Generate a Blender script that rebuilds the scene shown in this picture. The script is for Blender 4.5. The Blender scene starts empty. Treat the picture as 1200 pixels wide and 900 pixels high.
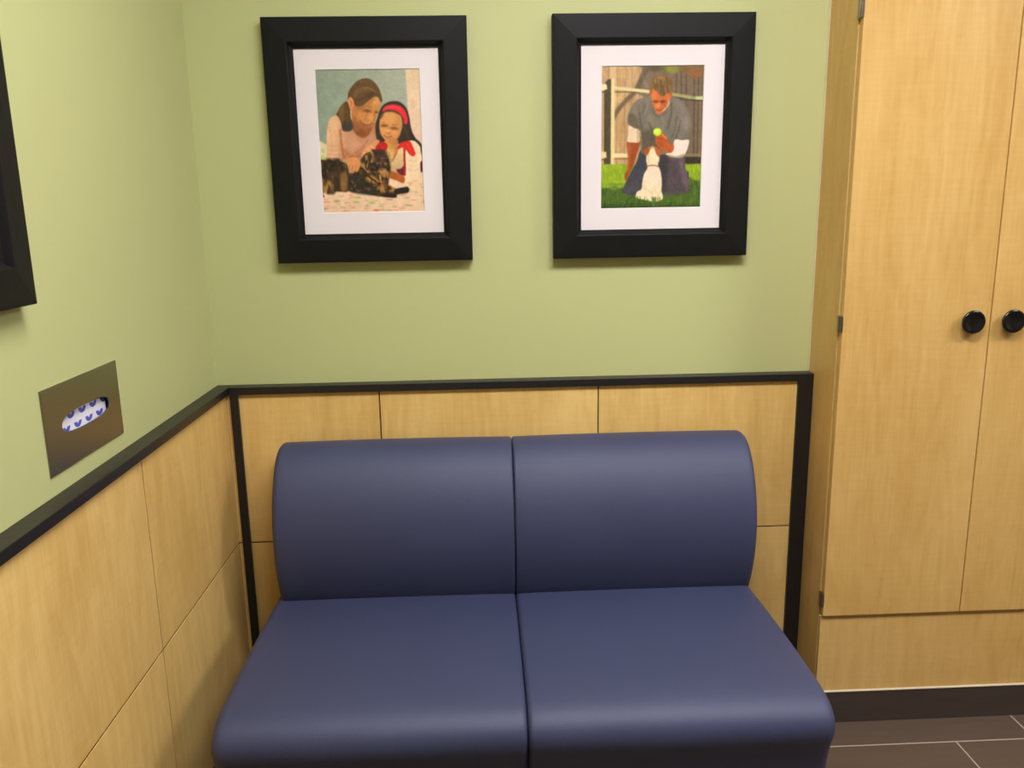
import bpy, bmesh, math, random
import numpy as np
from mathutils import Vector, Matrix
PI = math.pi
scene = bpy.context.scene
C = scene.collection

# ------------------------------------------------------------------ helpers
def link(o):
    C.objects.link(o); return o

def obj(name, bm, mat, parent=None, smooth=False):
    me = bpy.data.meshes.new(name)
    bm.normal_update()
    bm.to_mesh(me); bm.free()
    if mat is not None: me.materials.append(mat)
    if smooth:
        me.polygons.foreach_set('use_smooth', [True]*len(me.polygons))
    o = bpy.data.objects.new(name, me); link(o)
    if parent is not None: o.parent = parent
    return o

def thing(name, label, cat, loc=(0,0,0), group=None, kind=None):
    o = bpy.data.objects.new(name, None); link(o)
    o.location = loc
    o.empty_display_size = .05
    tag(o, label, cat, group, kind)
    return o

def tag(o, label=None, cat=None, group=None, kind=None):
    if label: o['label'] = label
    if cat: o['category'] = cat
    if group: o['group'] = group
    if kind: o['kind'] = kind
    return o

def box(bm, x0, x1, y0, y1, z0, z1, bev=0.0, seg=2, off=(0,0,0)):
    t = bmesh.new()
    bmesh.ops.create_cube(t, size=1)
    for v in t.verts:
        v.co = Vector(((x0+x1)/2+v.co.x*(x1-x0)-off[0], (y0+y1)/2+v.co.y*(y1-y0)-off[1], (z0+z1)/2+v.co.z*(z1-z0)-off[2]))
    if bev > 0:
        bmesh.ops.bevel(t, geom=list(t.edges), offset=bev, segments=seg, affect='EDGES', profile=.5)
    me = bpy.data.meshes.new('tmp'); t.to_mesh(me); t.free()
    bm.from_mesh(me); bpy.data.meshes.remove(me)
    return bm

def bx(*a, **k):
    return box(bmesh.new(), *a, **k)

def centred_box(name, mat, parent, x0, x1, y0, y1, z0, z1, bev=0.0, seg=2):
    """box whose object origin is its own centre (relative to parent's location)"""
    p = parent.location if parent is not None else Vector((0,0,0))
    c = ((x0+x1)/2, (y0+y1)/2, (z0+z1)/2)
    o = obj(name, bx(x0, x1, y0, y1, z0, z1, bev=bev, seg=seg, off=c), mat, parent)
    o.location = Vector(c)-p
    return o

# ------------------------------------------------------------------ materials
def newmat(name):
    m = bpy.data.materials.new(name); m.use_nodes = True
    nt = m.node_tree
    b = nt.nodes.get('Principled BSDF')
    return m, nt, b

def N(nt, t, **k):
    n = nt.nodes.new(t)
    for a, v in k.items():
        if a.startswith('i_'): n.inputs[a[2:].replace('_', ' ')].default_value = v
        else: setattr(n, a, v)
    return n

def srgb(r, g, b):
    f = lambda c: (c/255/12.92) if c/255 <= .04045 else ((c/255+.055)/1.055)**2.4
    return (f(r), f(g), f(b), 1)

def simple(name, col, rough=.5, metal=0, spec=.5, bump=0, bscale=200, var=0, vscale=3):
    m, nt, b = newmat(name)
    b.inputs['Base Color'].default_value = col
    b.inputs['Roughness'].default_value = rough
    b.inputs['Metallic'].default_value = metal
    b.inputs['Specular IOR Level'].default_value = spec
    tc = N(nt, 'ShaderNodeTexCoord')
    if var:
        n = N(nt, 'ShaderNodeTexNoise'); n.inputs['Scale'].default_value = vscale; n.inputs['Detail'].default_value = 4
        nt.links.new(tc.outputs['Object'], n.inputs['Vector'])
        mx = N(nt, 'ShaderNodeMix', data_type='RGBA')
        mx.inputs[6].default_value = tuple(c*(1-var) for c in col[:3])+(1,)
        mx.inputs[7].default_value = tuple(min(1, c*(1+var)) for c in col[:3])+(1,)
        nt.links.new(n.outputs['Fac'], mx.inputs[0]); nt.links.new(mx.outputs[2], b.inputs['Base Color'])
    if bump:
        n = N(nt, 'ShaderNodeTexNoise'); n.inputs['Scale'].default_value = bscale; n.inputs['Detail'].default_value = 3
        nt.links.new(tc.outputs['Object'], n.inputs['Vector'])
        bp = N(nt, 'ShaderNodeBump'); bp.inputs['Strength'].default_value = bump; bp.inputs['Distance'].default_value = .002
        nt.links.new(n.outputs['Fac'], bp.inputs['Height']); nt.links.new(bp.outputs['Normal'], b.inputs['Normal'])
    return m

def maple(name, light, dark, rough=.42):
    """maple laminate: fine vertical grain, soft cathedral figure, faint cross weave"""
    m, nt, b = newmat(name)
    L = nt.links.new
    tc = N(nt, 'ShaderNodeTexCoord'); oi = N(nt, 'ShaderNodeObjectInfo')
    mul = N(nt, 'ShaderNodeMath', operation='MULTIPLY'); mul.inputs[1].default_value = 37.0
    L(oi.outputs['Random'], mul.inputs[0])
    add = N(nt, 'ShaderNodeVectorMath', operation='ADD')
    L(tc.outputs['Object'], add.inputs[0]); L(mul.outputs[0], add.inputs[1])
    def noise(sx, sy, sz, scale, det, dist=0):
        mp = N(nt, 'ShaderNodeMapping'); mp.inputs['Scale'].default_value = (sx, sy, sz)
        L(add.outputs[0], mp.inputs['Vector'])
        n = N(nt, 'ShaderNodeTexNoise'); n.inputs['Scale'].default_value = scale
        n.inputs['Detail'].default_value = det; n.inputs['Distortion'].default_value = dist
        L(mp.outputs[0], n.inputs['Vector']); return n
    broad = noise(1, 1, .25, 5, 3, .6)
    fine = noise(1, 1, .035, 150, 3)
    cross = noise(.12, .12, 1, 110, 2)
    fleck = noise(1, 1, .3, 26, 3, 1.4)
    # cathedral lines: bands of a warped field
    warp = noise(1, 1, .16, 4.2, 2, .4)
    w1 = N(nt, 'ShaderNodeMath', operation='MULTIPLY'); w1.inputs[1].default_value = 75; L(warp.outputs['Fac'], w1.inputs[0])
    w2 = N(nt, 'ShaderNodeMath', operation='SINE'); L(w1.outputs[0], w2.inputs[0])
    def madd(a, k, c=None):
        q = N(nt, 'ShaderNodeMath', operation='MULTIPLY_ADD'); q.inputs[1].default_value = k
        L(a, q.inputs[0])
        if c is None: q.inputs[2].default_value = 0
        else: L(c, q.inputs[2])
        return q.outputs[0]
    s = madd(broad.outputs['Fac'], .75)
    s = madd(fine.outputs['Fac'], .38, s)
    s = madd(cross.outputs['Fac'], .20, s)
    s = madd(fleck.outputs['Fac'], .46, s)
    s = madd(w2.outputs[0], .06, s)
    mr = N(nt, 'ShaderNodeMapRange'); mr.inputs['From Min'].default_value = .64; mr.inputs['From Max'].default_value = 1.16
    L(s, mr.inputs['Value'])
    mx = N(nt, 'ShaderNodeMix', data_type='RGBA'); mx.inputs[6].default_value = dark; mx.inputs[7].default_value = light
    L(mr.outputs[0], mx.inputs[0]); L(mx.outputs[2], b.inputs['Base Color'])
    b.inputs['Roughness'].default_value = rough
    b.inputs['Specular IOR Level'].default_value = .4
    return m

def emit(name, col, strength):
    m, nt, b = newmat(name)
    b.inputs['Base Color'].default_value = (.8, .8, .8, 1)
    b.inputs['Emission Color'].default_value = col
    b.inputs['Emission Strength'].default_value = strength
    return m

M = {}
M['green'] = simple('green_paint', srgb(190, 193, 133), rough=.55, spec=.35, bump=.12, bscale=90, var=.012, vscale=2)
M['maple'] = maple('maple_laminate', srgb(234, 198, 122), srgb(212, 171, 94))  # wainscot tint, brightened to make up for light falloff lower down
M['maple2'] = maple('maple_laminate_dimmed', srgb(216, 178, 108), srgb(197, 155, 82), rough=.4)  # same laminate on the cabinet, darkened to even out the lighting
M['edge'] = simple('maple_edge_band', srgb(196, 164, 100), rough=.5, var=.03)
M['black'] = simple('black_trim_paint', srgb(27, 25, 24), rough=.42, bump=.25, bscale=60, var=.15, vscale=20)
M['blackframe'] = simple('black_frame_wood', srgb(25, 24, 22), rough=.5, spec=.13, bump=.2, bscale=80, var=.2, vscale=25)
M['groove'] = simple('dark_backing_board', srgb(36, 25, 16), rough=.9, spec=.1, var=.1)
M['mat'] = simple('white_mat_board', srgb(229, 220, 217), rough=.85, bump=.05, bscale=400)
M['caulk'] = simple('pale_caulk', srgb(205, 193, 162), rough=.6, var=.05, vscale=40)
M['chrome'] = simple('nickel_metal', srgb(150, 142, 120), rough=.3, metal=1, var=.1, vscale=50)
M['knob'] = simple('gloss_black_plastic', srgb(14, 13, 14), rough=.12, spec=.6, var=.1)
M['taupe'] = simple('bounce_cut_taupe', srgb(128, 118, 98), rough=.7, var=.02)  # invented dark tone for the unseen walls, lowers bounced fill light
M['dark'] = simple('dark_void_liner', srgb(40, 38, 36), rough=.7, var=.1)
M['ceil'] = None
M['leg'] = simple('black_powder_coat', srgb(22, 22, 23), rough=.4, bump=.1, bscale=300)

# upholstery
m, nt, b = newmat('blue_vinyl'); L = nt.links.new
tc = N(nt, 'ShaderNodeTexCoord')
v = N(nt, 'ShaderNodeTexVoronoi'); v.inputs['Scale'].default_value = 700
n = N(nt, 'ShaderNodeTexNoise'); n.inputs['Scale'].default_value = 5; n.inputs['Detail'].default_value = 5
L(tc.outputs['Object'], v.inputs['Vector']); L(tc.outputs['Object'], n.inputs['Vector'])
mx = N(nt, 'ShaderNodeMix', data_type='RGBA'); mx.inputs[6].default_value = srgb(54, 59, 87); mx.inputs[7].default_value = srgb(60, 66, 95)
L(n.outputs['Fac'], mx.inputs[0]); L(mx.outputs[2], b.inputs['Base Color'])
bp = N(nt, 'ShaderNodeBump'); bp.inputs['Strength'].default_value = .35; bp.inputs['Distance'].default_value = .0008
L(v.outputs['Distance'], bp.inputs['Height']); L(bp.outputs['Normal'], b.inputs['Normal'])
b.inputs['Roughness'].default_value = .54; b.inputs['Specular IOR Level'].default_value = .5
M['vinyl'] = m

# brushed steel
m, nt, b = newmat('brushed_steel'); L = nt.links.new
tc = N(nt, 'ShaderNodeTexCoord'); mp = N(nt, 'ShaderNodeMapping'); mp.inputs['Scale'].default_value = (1, .03, 1)
n = N(nt, 'ShaderNodeTexNoise'); n.inputs['Scale'].default_value = 600; n.inputs['Detail'].default_value = 2
L(tc.outputs['Object'], mp.inputs['Vector']); L(mp.outputs[0], n.inputs['Vector'])
mr = N(nt, 'ShaderNodeMapRange'); mr.inputs['To Min'].default_value = .26; mr.inputs['To Max'].default_value = .40
L(n.outputs['Fac'], mr.inputs['Value']); L(mr.outputs[0], b.inputs['Roughness'])
b.inputs['Base Color'].default_value = srgb(152, 149, 136); b.inputs['Metallic'].default_value = 1
M['steel'] = m

# tissue carton: white with rows of blue scallops
m, nt, b = newmat('tissue_carton'); L = nt.links.new
tc = N(nt, 'ShaderNodeTexCoord'); sp = N(nt, 'ShaderNodeSeparateXYZ'); L(tc.outputs['Object'], sp.inputs[0])
def M1(op, a, bv=None, cv=None):
    q = N(nt, 'ShaderNodeMath', operation=op)
    for i, s in enumerate((a, bv, cv)):
        if s is None: continue
        if isinstance(s, (int, float)): q.inputs[i].default_value = s
        else: L(s, q.inputs[i])
    return q.outputs[0]
PY_, PZ_ = .043, .0215
row = M1('FLOOR', M1('DIVIDE', sp.outputs['Z'], PZ_))
sh = M1('MULTIPLY', row, PY_*.5)
yy = M1('SUBTRACT', M1('FLOORED_MODULO', M1('ADD', sp.outputs['Y'], sh), PY_), PY_/2)
zz = M1('SUBTRACT', M1('FLOORED_MODULO', sp.outputs['Z'], PZ_), PZ_*.75)
r1 = M1('SQRT', M1('ADD', M1('MULTIPLY', yy, yy), M1('MULTIPLY', zz, M1('MULTIPLY', zz, 1.9))))
ins = M1('MULTIPLY', M1('LESS_THAN', r1, .0142), M1('LESS_THAN', zz, .0005))
dot = M1('LESS_THAN', M1('SQRT', M1('ADD', M1('MULTIPLY', yy, yy), M1('MULTIPLY', M1('ADD', zz, -.0008), M1('ADD', zz, -.0008)))), .0040)
fac = M1('MULTIPLY', ins, M1('SUBTRACT', 1.0, M1('MULTIPLY', dot, .8)))
mx = N(nt, 'ShaderNodeMix', data_type='RGBA'); mx.inputs[6].default_value = srgb(232, 230, 240); mx.inputs[7].default_value = srgb(72, 88, 190)
L(fac, mx.inputs[0]); L(mx.outputs[2], b.inputs['Base Color']); b.inputs['Roughness'].default_value = .5
M['carton'] = m

# floor / base tile
def tile(name, brick, w, h, offy, offx, c1, c2, mortar, vert=False):
    m, nt, b = newmat(name); L = nt.links.new
    tc = N(nt, 'ShaderNodeTexCoord'); mp = N(nt, 'ShaderNodeMapping'); mp.inputs['Location'].default_value = (offx, offy, 0)
    L(tc.outputs['Object'], mp.inputs['Vector'])
    g = N(nt, 'ShaderNodeMapping'); g.inputs['Scale'].default_value = (.12, 1, 1); L(tc.outputs['Object'], g.inputs['Vector'])
    n = N(nt, 'ShaderNodeTexNoise'); n.inputs['Scale'].default_value = 45; n.inputs['Detail'].default_value = 5; n.inputs['Distortion'].default_value = .5
    L(g.outputs[0], n.inputs['Vector'])
    mx = N(nt, 'ShaderNodeMix', data_type='RGBA'); mx.inputs[6].default_value = c1; mx.inputs[7].default_value = c2
    L(n.outputs['Fac'], mx.inputs[0])
    if brick:
        br = N(nt, 'ShaderNodeTexBrick'); br.offset = .64; br.squash = 1
        br.inputs['Scale'].default_value = 1; br.inputs['Mortar Size'].default_value = .0022; br.inputs['Mortar Smooth'].default_value = .1
        br.inputs['Brick Width'].default_value = w; br.inputs['Row Height'].default_value = h
        br.inputs['Mortar'].default_value = mortar
        L(mp.outputs[0], br.inputs['Vector']); L(mx.outputs[2], br.inputs['Color1']); L(mx.outputs[2], br.inputs['Color2'])
        L(br.outputs['Color'], b.inputs['Base Color'])
        bp = N(nt, 'ShaderNodeBump'); bp.invert = True; bp.inputs['Strength'].default_value = .5; bp.inputs['Distance'].default_value = .002
        L(br.outputs['Fac'], bp.inputs['Height']); L(bp.outputs['Normal'], b.inputs['Normal'])
    else: L(mx.outputs[2], b.inputs['Base Color'])
    b.inputs['Roughness'].default_value = .4
    return m
M['floor'] = tile('floor_tile', True, .61, .152, .2882, -.165, srgb(76, 62, 50), srgb(94, 78, 64), srgb(168, 155, 140))
M['base'] = tile('base_tile', False, 1, 1, 0, 0, srgb(56, 47, 41), srgb(74, 62, 54), srgb(150, 140, 125))
# ceiling: tile grid
m, nt, b = newmat('ceiling_tile'); L = nt.links.new
tc = N(nt, 'ShaderNodeTexCoord'); br = N(nt, 'ShaderNodeTexBrick'); br.offset = 0
br.inputs['Scale'].default_value = 1; br.inputs['Brick Width'].default_value = .6; br.inputs['Row Height'].default_value = .6
br.inputs['Mortar Size'].default_value = .012; br.inputs['Color1'].default_value = srgb(228, 224, 212); br.inputs['Color2'].default_value = srgb(224, 220, 208)
br.inputs['Mortar'].default_value = srgb(240, 238, 230)
L(tc.outputs['Object'], br.inputs['Vector']); L(br.outputs['Color'], b.inputs['Base Color']); b.inputs['Roughness'].default_value = .9
M['ceil'] = m

# ------------------------------------------------------------------ dimensions (metres; x right, y towards the back wall, z up)
W = 1.64; XR = 4.2; YF = -3.1; ZC = 2.7
H = .9859; TC = .0405; HC = .0206; TP = .0302; ZJ = .5372; HB = .096
D = .1694

# ------------------------------------------------------------------ room shell
def structure(o, label, cat): return tag(o, label, cat, None, 'structure')
structure(obj('floor', bx(-.12, XR+.1, YF-.1, .12, -.08, 0), M['floor']), 'dark brown tile floor laid in long planks with pale grout', 'floor')
structure(obj('ceiling', bx(-.12, XR+.1, YF-.1, .12, ZC, ZC+.08), M['ceil']), 'white tiled ceiling over the whole room', 'ceiling')
structure(obj('wall_back', bx(0, XR, 0, .12, 0, ZC), M['green']), 'pale green painted wall behind the blue sofa', 'wall')
# left wall with a recess for the tissue holder
hy0, hy1, hz0, hz1 = -.878, -.615, 1.030, 1.155
bm = bmesh.new()
box(bm, -.12, 0, YF, .12, 0, hz0); box(bm, -.12, 0, YF, .12, hz1, ZC)
box(bm, -.12, 0, YF, hy0, hz0, hz1); box(bm, -.12, 0, hy1, .12, hz0, hz1)
wl = structure(obj('wall_left', bm, M['green']), 'pale green painted wall on the left with the steel tissue plate', 'wall')
structure(obj('wall_right', bx(XR, XR+.1, YF, .12, 0, ZC), M['taupe']), 'unseen wall on the right side of the room, darkened to cut bounce light', 'wall')
structure(obj('wall_front', bx(-.12, XR+.1, YF-.1, YF, 0, ZC), M['taupe']), 'unseen wall at the near end of the room, darkened to cut bounce light', 'wall')

# wainscot panels: parts of a cladding over each wall
G = .0017  # half groove
XA, XB = .0643, 1.5991
wb = thing('trim_1', 'maple laminate wainscot panels on the wall behind the sofa', 'wainscot', (0, 0, 0), kind='structure')
centred_box('backing_board', M['groove'], wb, TP-.001, W-.001, -TP+.0016, -.0005, .001, H-HC-.001)
xs = [TP+.0004, .443, 1.0438, XB+.01]
for i in range(3):
    for (z0, z1) in ((HB-.02, ZJ), (ZJ, H-HC-.001)):
        a = xs[i]+(G if i else 0); c = xs[i+1]-(G if i < 2 else 0)
        centred_box('wainscot_panel', M['maple'], wb, a, c, -TP, -TP+.0015, z0+G, z1-(G if z1 == ZJ else 0), bev=.0003, seg=1)
wl2 = thing('trim_2', 'maple laminate wainscot panels on the left wall beside the sofa', 'wainscot', (0, 0, 0), kind='structure')
centred_box('backing_board', M['groove'], wl2, .0005, TP-.0016, YF+.001, -.001, .001, H-HC-.001)
ys = [-TP+.0008, -.6032, -1.19, -1.78, -2.37, YF+.002]
for i in range(5):
    for (z0, z1) in ((HB-.02, ZJ), (ZJ, H-HC-.001)):
        a = ys[i+1]+(G if i < 4 else 0); c = ys[i]-(G if i else 0)
        centred_box('wainscot_panel', M['maple'], wl2, TP-.0015, TP, a, c, z0+G, z1-(G if z1 == ZJ else 0), bev=.0006, seg=1)
# black cap rails and posts
structure(obj('trim_3', bx(TC+.0003, W+.001, -TC, -.0005, H-HC, H, bev=.0012), M['black']), 'black cap rail on the wainscot behind the sofa', 'trim')
structure(obj('trim_4', bx(.0005, TC, YF+.001, -.0005, H-HC, H, bev=.0012), M['black']), 'black cap rail running along the left wall wainscot', 'trim')
structure(obj('trim_5', bx(.0427, .0643, -TC, -TP-.0002, 0, H-HC-.0003, bev=.0008), M['black']), 'narrow black corner post left of the sofa', 'trim')
structure(obj('trim_6', bx(XB, W+.001, -TC-.0005, -TP-.0002, 0, H-.0012, bev=.001), M['black']), 'wide black post between the wainscot and the cabinet', 'trim')
# tile base
structure(obj('baseboard_left', bx(TP+.0002, TP+.010, YF+.001, -TC-.001, 0.0003, HB, bev=.001), M['base']), 'dark tile baseboard under the left wainscot', 'baseboard')
structure(obj('baseboard_back', bx(.0650, XB-.001, -TC+.0005, -TP-.0003, 0.0003, HB, bev=.001), M['base']), 'dark tile baseboard under the back wainscot', 'baseboard')
YP = -(D+.0115)   # cabinet plinth face
bc = structure(obj('baseboard_right', bx(W+.003, 2.43, YP-.0035, YP+.006, 0.0003, HB, bev=.0008), M['base']), 'dark brown tile baseboard under the maple cabinet', 'baseboard')
bm = bmesh.new()
box(bm, W+.003, 2.43, YP-.006, YP+.002, HB+.0002, HB+.0048, bev=.0015)
obj('caulk_bead', bm, M['caulk'], bc)

# ------------------------------------------------------------------ storage cabinet
cab = thing('storage_cabinet', 'tall maple laminate cabinet right of the sofa with round black knobs', 'cabinet', (W, 0, 0))
def cb(name, mat, *a, **k): return centred_box(name, mat, cab, *a, **k)
cb('side_panel', M['maple2'], W+.0015, W+.020, -D+.0012, -.0005, HB+.002, ZC-.001)
cb('side_panel_edge', M['edge'], W+.0015, W+.020, -D, -D+.0011, HB+.005, ZC-.001, bev=.0004, seg=1)
cb('body', M['maple2'], W+.021, 2.43, -D+.0002, -.001, HB+.002, ZC-.001)
ZD = .3325; XG = 2.029; XL = 1.6445
pl = cb('plinth_panel', M['maple2'], W+.0028, 2.43, YP, -D-.0003, HB+.005, ZD-.0025, bev=.0006, seg=1)
YD0, YD1 = -(D+.020), -(D+.0015)
d1 = cb('door', M['maple2'], XL, XG-.0015, YD0, YD1, ZD+.0015, ZC-.012, bev=.0008, seg=1)
d2 = cb('door', M['maple2'], XG+.0015, 2.4285, YD0, YD1, ZD+.0015, ZC-.012, bev=.0008, seg=1)
def rel(o, parent, p):   # world point -> location under parent chain
    q = Vector(p); a = parent
    while a is not None: q = q-a.location; a = a.parent
    o.location = q
def lathe(profile, n=40):
    """profile [(r, d)] revolved about -Y axis (d = distance towards the camera)"""
    bm = bmesh.new(); rings = []
    for (r, d) in profile:
        if r < 1e-6: rings.append([bm.verts.new((0, -d, 0))])
        else: rings.append([bm.verts.new((r*math.cos(2*PI*k/n), -d, r*math.sin(2*PI*k/n))) for k in range(n)])
    for a, b_ in zip(rings, rings[1:]):
        for k in range(n):
            k2 = (k+1) % n
            if len(a) == 1: bm.faces.new((a[0], b_[k2], b_[k]))
            elif len(b_) == 1: bm.faces.new((a[k], a[k2], b_[0]))
            else: bm.faces.new((a[k], a[k2], b_[k2], b_[k]))
    bmesh.ops.recalc_face_normals(bm, faces=list(bm.faces))
    return bm
kp = [(0.0, 0), (.012, 0), (.012, .006), (.015, .009), (.024, .011), (.0285, .0135), (.0302, .0165), (.0300, .0195), (.0280, .0218), (.0250, .0224), (.0220, .0212), (.0150, .0190), (.0070, .0180), (0, .0178)]
for dd, kx in ((d1, 1.9745), (d2, 2.0785)):
    k = obj('knob', lathe(kp), M['knob'], dd, smooth=True); rel(k, dd, (kx, YD0, 1.144))
for hz in (1.893, 1.143, .381):
    bm = bmesh.new()
    # knuckle standing between the side panel and the door edge, with a leaf against each
    box(bm, -.0030, .0045, -.0135, -.0010, -.0215, .0215, bev=.0016)
    box(bm, -.0008, .0062, -.0200, -.0128, -.0205, .0195, bev=.0008)
    t = obj('hinge', bm, M['chrome'], d1, smooth=False); rel(t, d1, (XL-.0053, -D-.001, hz))
bm = bmesh.new(); box(bm, W-.0012, W+.0022, -.0040, -.0003, H+.001, ZC-.002, bev=.001)
o = obj('caulk_bead', bm, M['caulk'], cab); o.location = (-W, 0, 0)

# ------------------------------------------------------------------ sofa
def smooth_closed(pts, per=8):
    n = len(pts); out = []
    for i in range(n):
        p0, p1, p2, p3 = (Vector(pts[(i+j-1) % n]) for j in range(4))
        for k in range(per):
            t = k/per
            out.append(.5*((2*p1)+(-p0+p2)*t+(2*p0-5*p1+4*p2-p3)*t*t+(-p0+3*p1-3*p2+p3)*t**3))
    return out
def resample(pts, n):
    pts = [Vector(p) for p in pts]; L_ = [0]
    for i in range(len(pts)): L_.append(L_[-1]+(pts[(i+1) % len(pts)]-pts[i]).length)
    out = []; tot = L_[-1]; j = 0
    for k in range(n):
        s = tot*k/n
        while L_[j+1] < s: j += 1
        f = (s-L_[j])/(L_[j+1]-L_[j]); out.append(pts[j].lerp(pts[(j+1) % len(pts)], f))
    return out
def cushion(profile, x0, x1, r, r1, puff=0.004, n=120, pull=None):
    """closed side profile (y,z) swept along x, ends rounded by r and the middle slightly plumped"""
    pr = resample(profile, n)
    area = sum(pr[i].x*pr[(i+1) % n].y-pr[(i+1) % n].x*pr[i].y for i in range(n))/2
    sg = 1 if area > 0 else -1
    nor = []
    for i in range(n):
        d = pr[(i+1) % n]-pr[i-1]; nn = Vector((d.y, -d.x))*sg; nor.append(nn.normalized())
    K = 8
    lft = [(x0+r*(1-math.sin(PI/2*k/K)), r*(1-math.cos(PI/2*k/K))) for k in range(K, -1, -1)]
    rgt = [(x1-r1*(1-math.sin(PI/2*k/K)), r1*(1-math.cos(PI/2*k/K))) for k in range(K+1)]
    mid = [(x0+r+(x1-x0-r-r1)*k/30, 0.0) for k in range(1, 30)]
    secs = lft+mid+rgt
    bm = bmesh.new(); rings = []
    for (x, ins) in secs:
        t = (x-x0)/(x1-x0); pf = puff*(math.sin(PI*min(max(t, 0), 1)))**.6
        ring = []
        for p, q in zip(pr, nor):
            c = p-q*ins+q*pf
            xx = x
            if pull: xx, c = pull(x, c, t)
            ring.append(bm.verts.new((xx, c.x, c.y)))
        rings.append(ring)
    for a, b_ in zip(rings, rings[1:]):
        for i in range(n):
            bm.faces.new((a[i], a[(i+1) % n], b_[(i+1) % n], b_[i]))
    bm.faces.new(rings[0]); bm.faces.new(rings[-1])
    bmesh.ops.recalc_face_normals(bm, faces=list(bm.faces))
    return bm
SX0, SX1, SXM = .164, 1.433, .7995
sofa = thing('loveseat', 'armless two seat sofa in navy blue vinyl against the wainscot', 'sofa', (SXM, -.40, 0))
off = Matrix.Translation((-SXM, .40, 0))
def sp_obj(name, bm, mat, smooth=True, parent=None):
    bm.transform(off); return obj(name, bm, mat, parent or sofa, smooth)
seat_prof = smooth_closed([(-.10, .438), (-.20, .446), (-.35, .452), (-.50, .455), (-.62, .4540), (-.695, .4500), (-.736, .4400), (-.762, .419), (-.770, .394), (-.765, .368), (-.754, .340), (-.743, .300), (-.737, .268),
                           (-.722, .254), (-.60, .250), (-.35, .250), (-.12, .252), (-.088, .31), (-.082, .36), (-.084, .41)], 8)
back_prof = smooth_closed([(-.205, .425), (-.232, .480), (-.252, .560), (-.254, .640), (-.235, .720), (-.197, .790), (-.150, .832), (-.105, .843), (-.070, .835), (-.055, .800), (-.050, .700), (-.048, .560), (-.052, .460), (-.068, .418), (-.130, .402), (-.180, .405)], 8)
for (a, c, ra, rc) in ((SX0, SXM-.0006, .024, .012), (SXM+.0006, SX1, .012, .024)):
    sp_obj('seat_cushion', cushion(seat_prof, a, c, ra, rc, puff=.005), M['vinyl'])
for (a, c, ra, rc) in ((.181, SXM-.0006, .018, .007), (SXM+.0006, 1.4310, .007, .018)):
    sp_obj('backrest', cushion(back_prof, a, c, ra, rc, puff=.003), M['vinyl'])
sp_obj('base', bx(SX0+.02, SX1-.02, -.70, -.10, .195, .2515, bev=.006), M['leg'], False)
sp_obj('back_panel', bx(.20, 1.40, -.0478, -.0440, .30, .80, bev=.001), M['leg'], False)
for x in (SX0+.06, SX1-.06):
    for y in (-.66, -.14):
        bm = bmesh.new(); box(bm, x-.02, x+.02, y-.02, y+.02, .006, .1945, bev=.003); box(bm, x-.024, x+.024, y-.024, y+.024, 0.0005, .0055, bev=.001)
        sp_obj('leg', bm, M['leg'], False)

# ------------------------------------------------------------------ picture frames
def frame_mesh(w, h, prof):
    """mitred moulding centred on origin in the XZ plane, facing -Y; prof = [(inset, depth)]"""
    bm = bmesh.new(); rings = []
    for (i, d) in prof:
        a, b_ = w/2-i, h/2-i
        rings.append([bm.verts.new((sx*a, -d, sz*b_)) for sx, sz in ((-1, -1), (1, -1), (1, 1), (-1, 1))])
    for a, b_ in zip(rings, rings[1:]+rings[:1]):
        for k in range(4): bm.faces.new((a[k], a[(k+1) % 4], b_[(k+1) % 4], b_[k]))
    bmesh.ops.recalc_face_normals(bm, faces=list(bm.faces))
    return bm
FW = .0735
fprof = [(0, .0005), (0, .0300), (.0010, .0314), (.004, .0322), (.008, .0328), (.030, .0350), (.056, .0372), (.0585, .0374), (.0605, .0364), (.0625, .0330), (.066, .0262), (.0700, .0232), (FW, .0226), (FW, .0200), (.060, .0200), (.060, .0005)]
def picture(name, label, cx, cz, w, h, print_rect=None, painter=None, quad=None, group=None):
    t = thing(name, label, 'picture', (cx, 0, cz), group)
    fr = obj('frame', frame_mesh(w, h, fprof), M['blackframe'], t)
    if print_rect:
        q = .9959; print_rect = (.7244+(print_rect[0]-.7244)*q, .7244+(print_rect[1]-.7244)*q, 1.4484+(print_rect[2]-1.4484)*q, 1.4484+(print_rect[3]-1.4484)*q)
    mw, mh = w/2-.062, h/2-.062
    mt = obj('mat_board', None_mat(mw, mh, print_rect, cx, cz), M['mat'], t)
    obj('backing_board', bx(-mw, mw, -.0155, -.0012, -mh, mh), M['groove'], t)
    if painter:
        x0, x1, z0, z1 = print_rect
        pr = photo_print(x0-cx, x1-cx, z0-cz, z1-cz, painter, quad); pr.parent = t
    return t
def None_mat(mw, mh, pr, cx, cz):
    """mat board with a bevelled window opening"""
    bm = bmesh.new()
    if pr is None:
        return box(bm, -mw, mw, -.0195, -.0162, -mh, mh)
    x0, x1, z0, z1 = pr; x0 -= cx; x1 -= cx; z0 -= cz; z1 -= cz
    def ring(a, b_, c, d, y): return [bm.verts.new(p) for p in ((a, y, c), (b_, y, c), (b_, y, d), (a, y, d))]
    R = [ring(-mw, mw, -mh, mh, -.0162), ring(-mw, mw, -mh, mh, -.0195), ring(x0-.0012, x1+.0012, z0-.0012, z1+.0012, -.0195), ring(x0, x1, z0, z1, -.0177), ring(x0, x1, z0, z1, -.0162)]
    for a, b_ in zip(R, R[1:]+R[:1]):
        for k in range(4): bm.faces.new((a[k], a[(k+1) % 4], b_[(k+1) % 4], b_[k]))
    bmesh.ops.recalc_face_normals(bm, faces=list(bm.faces))
    return bm

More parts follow.
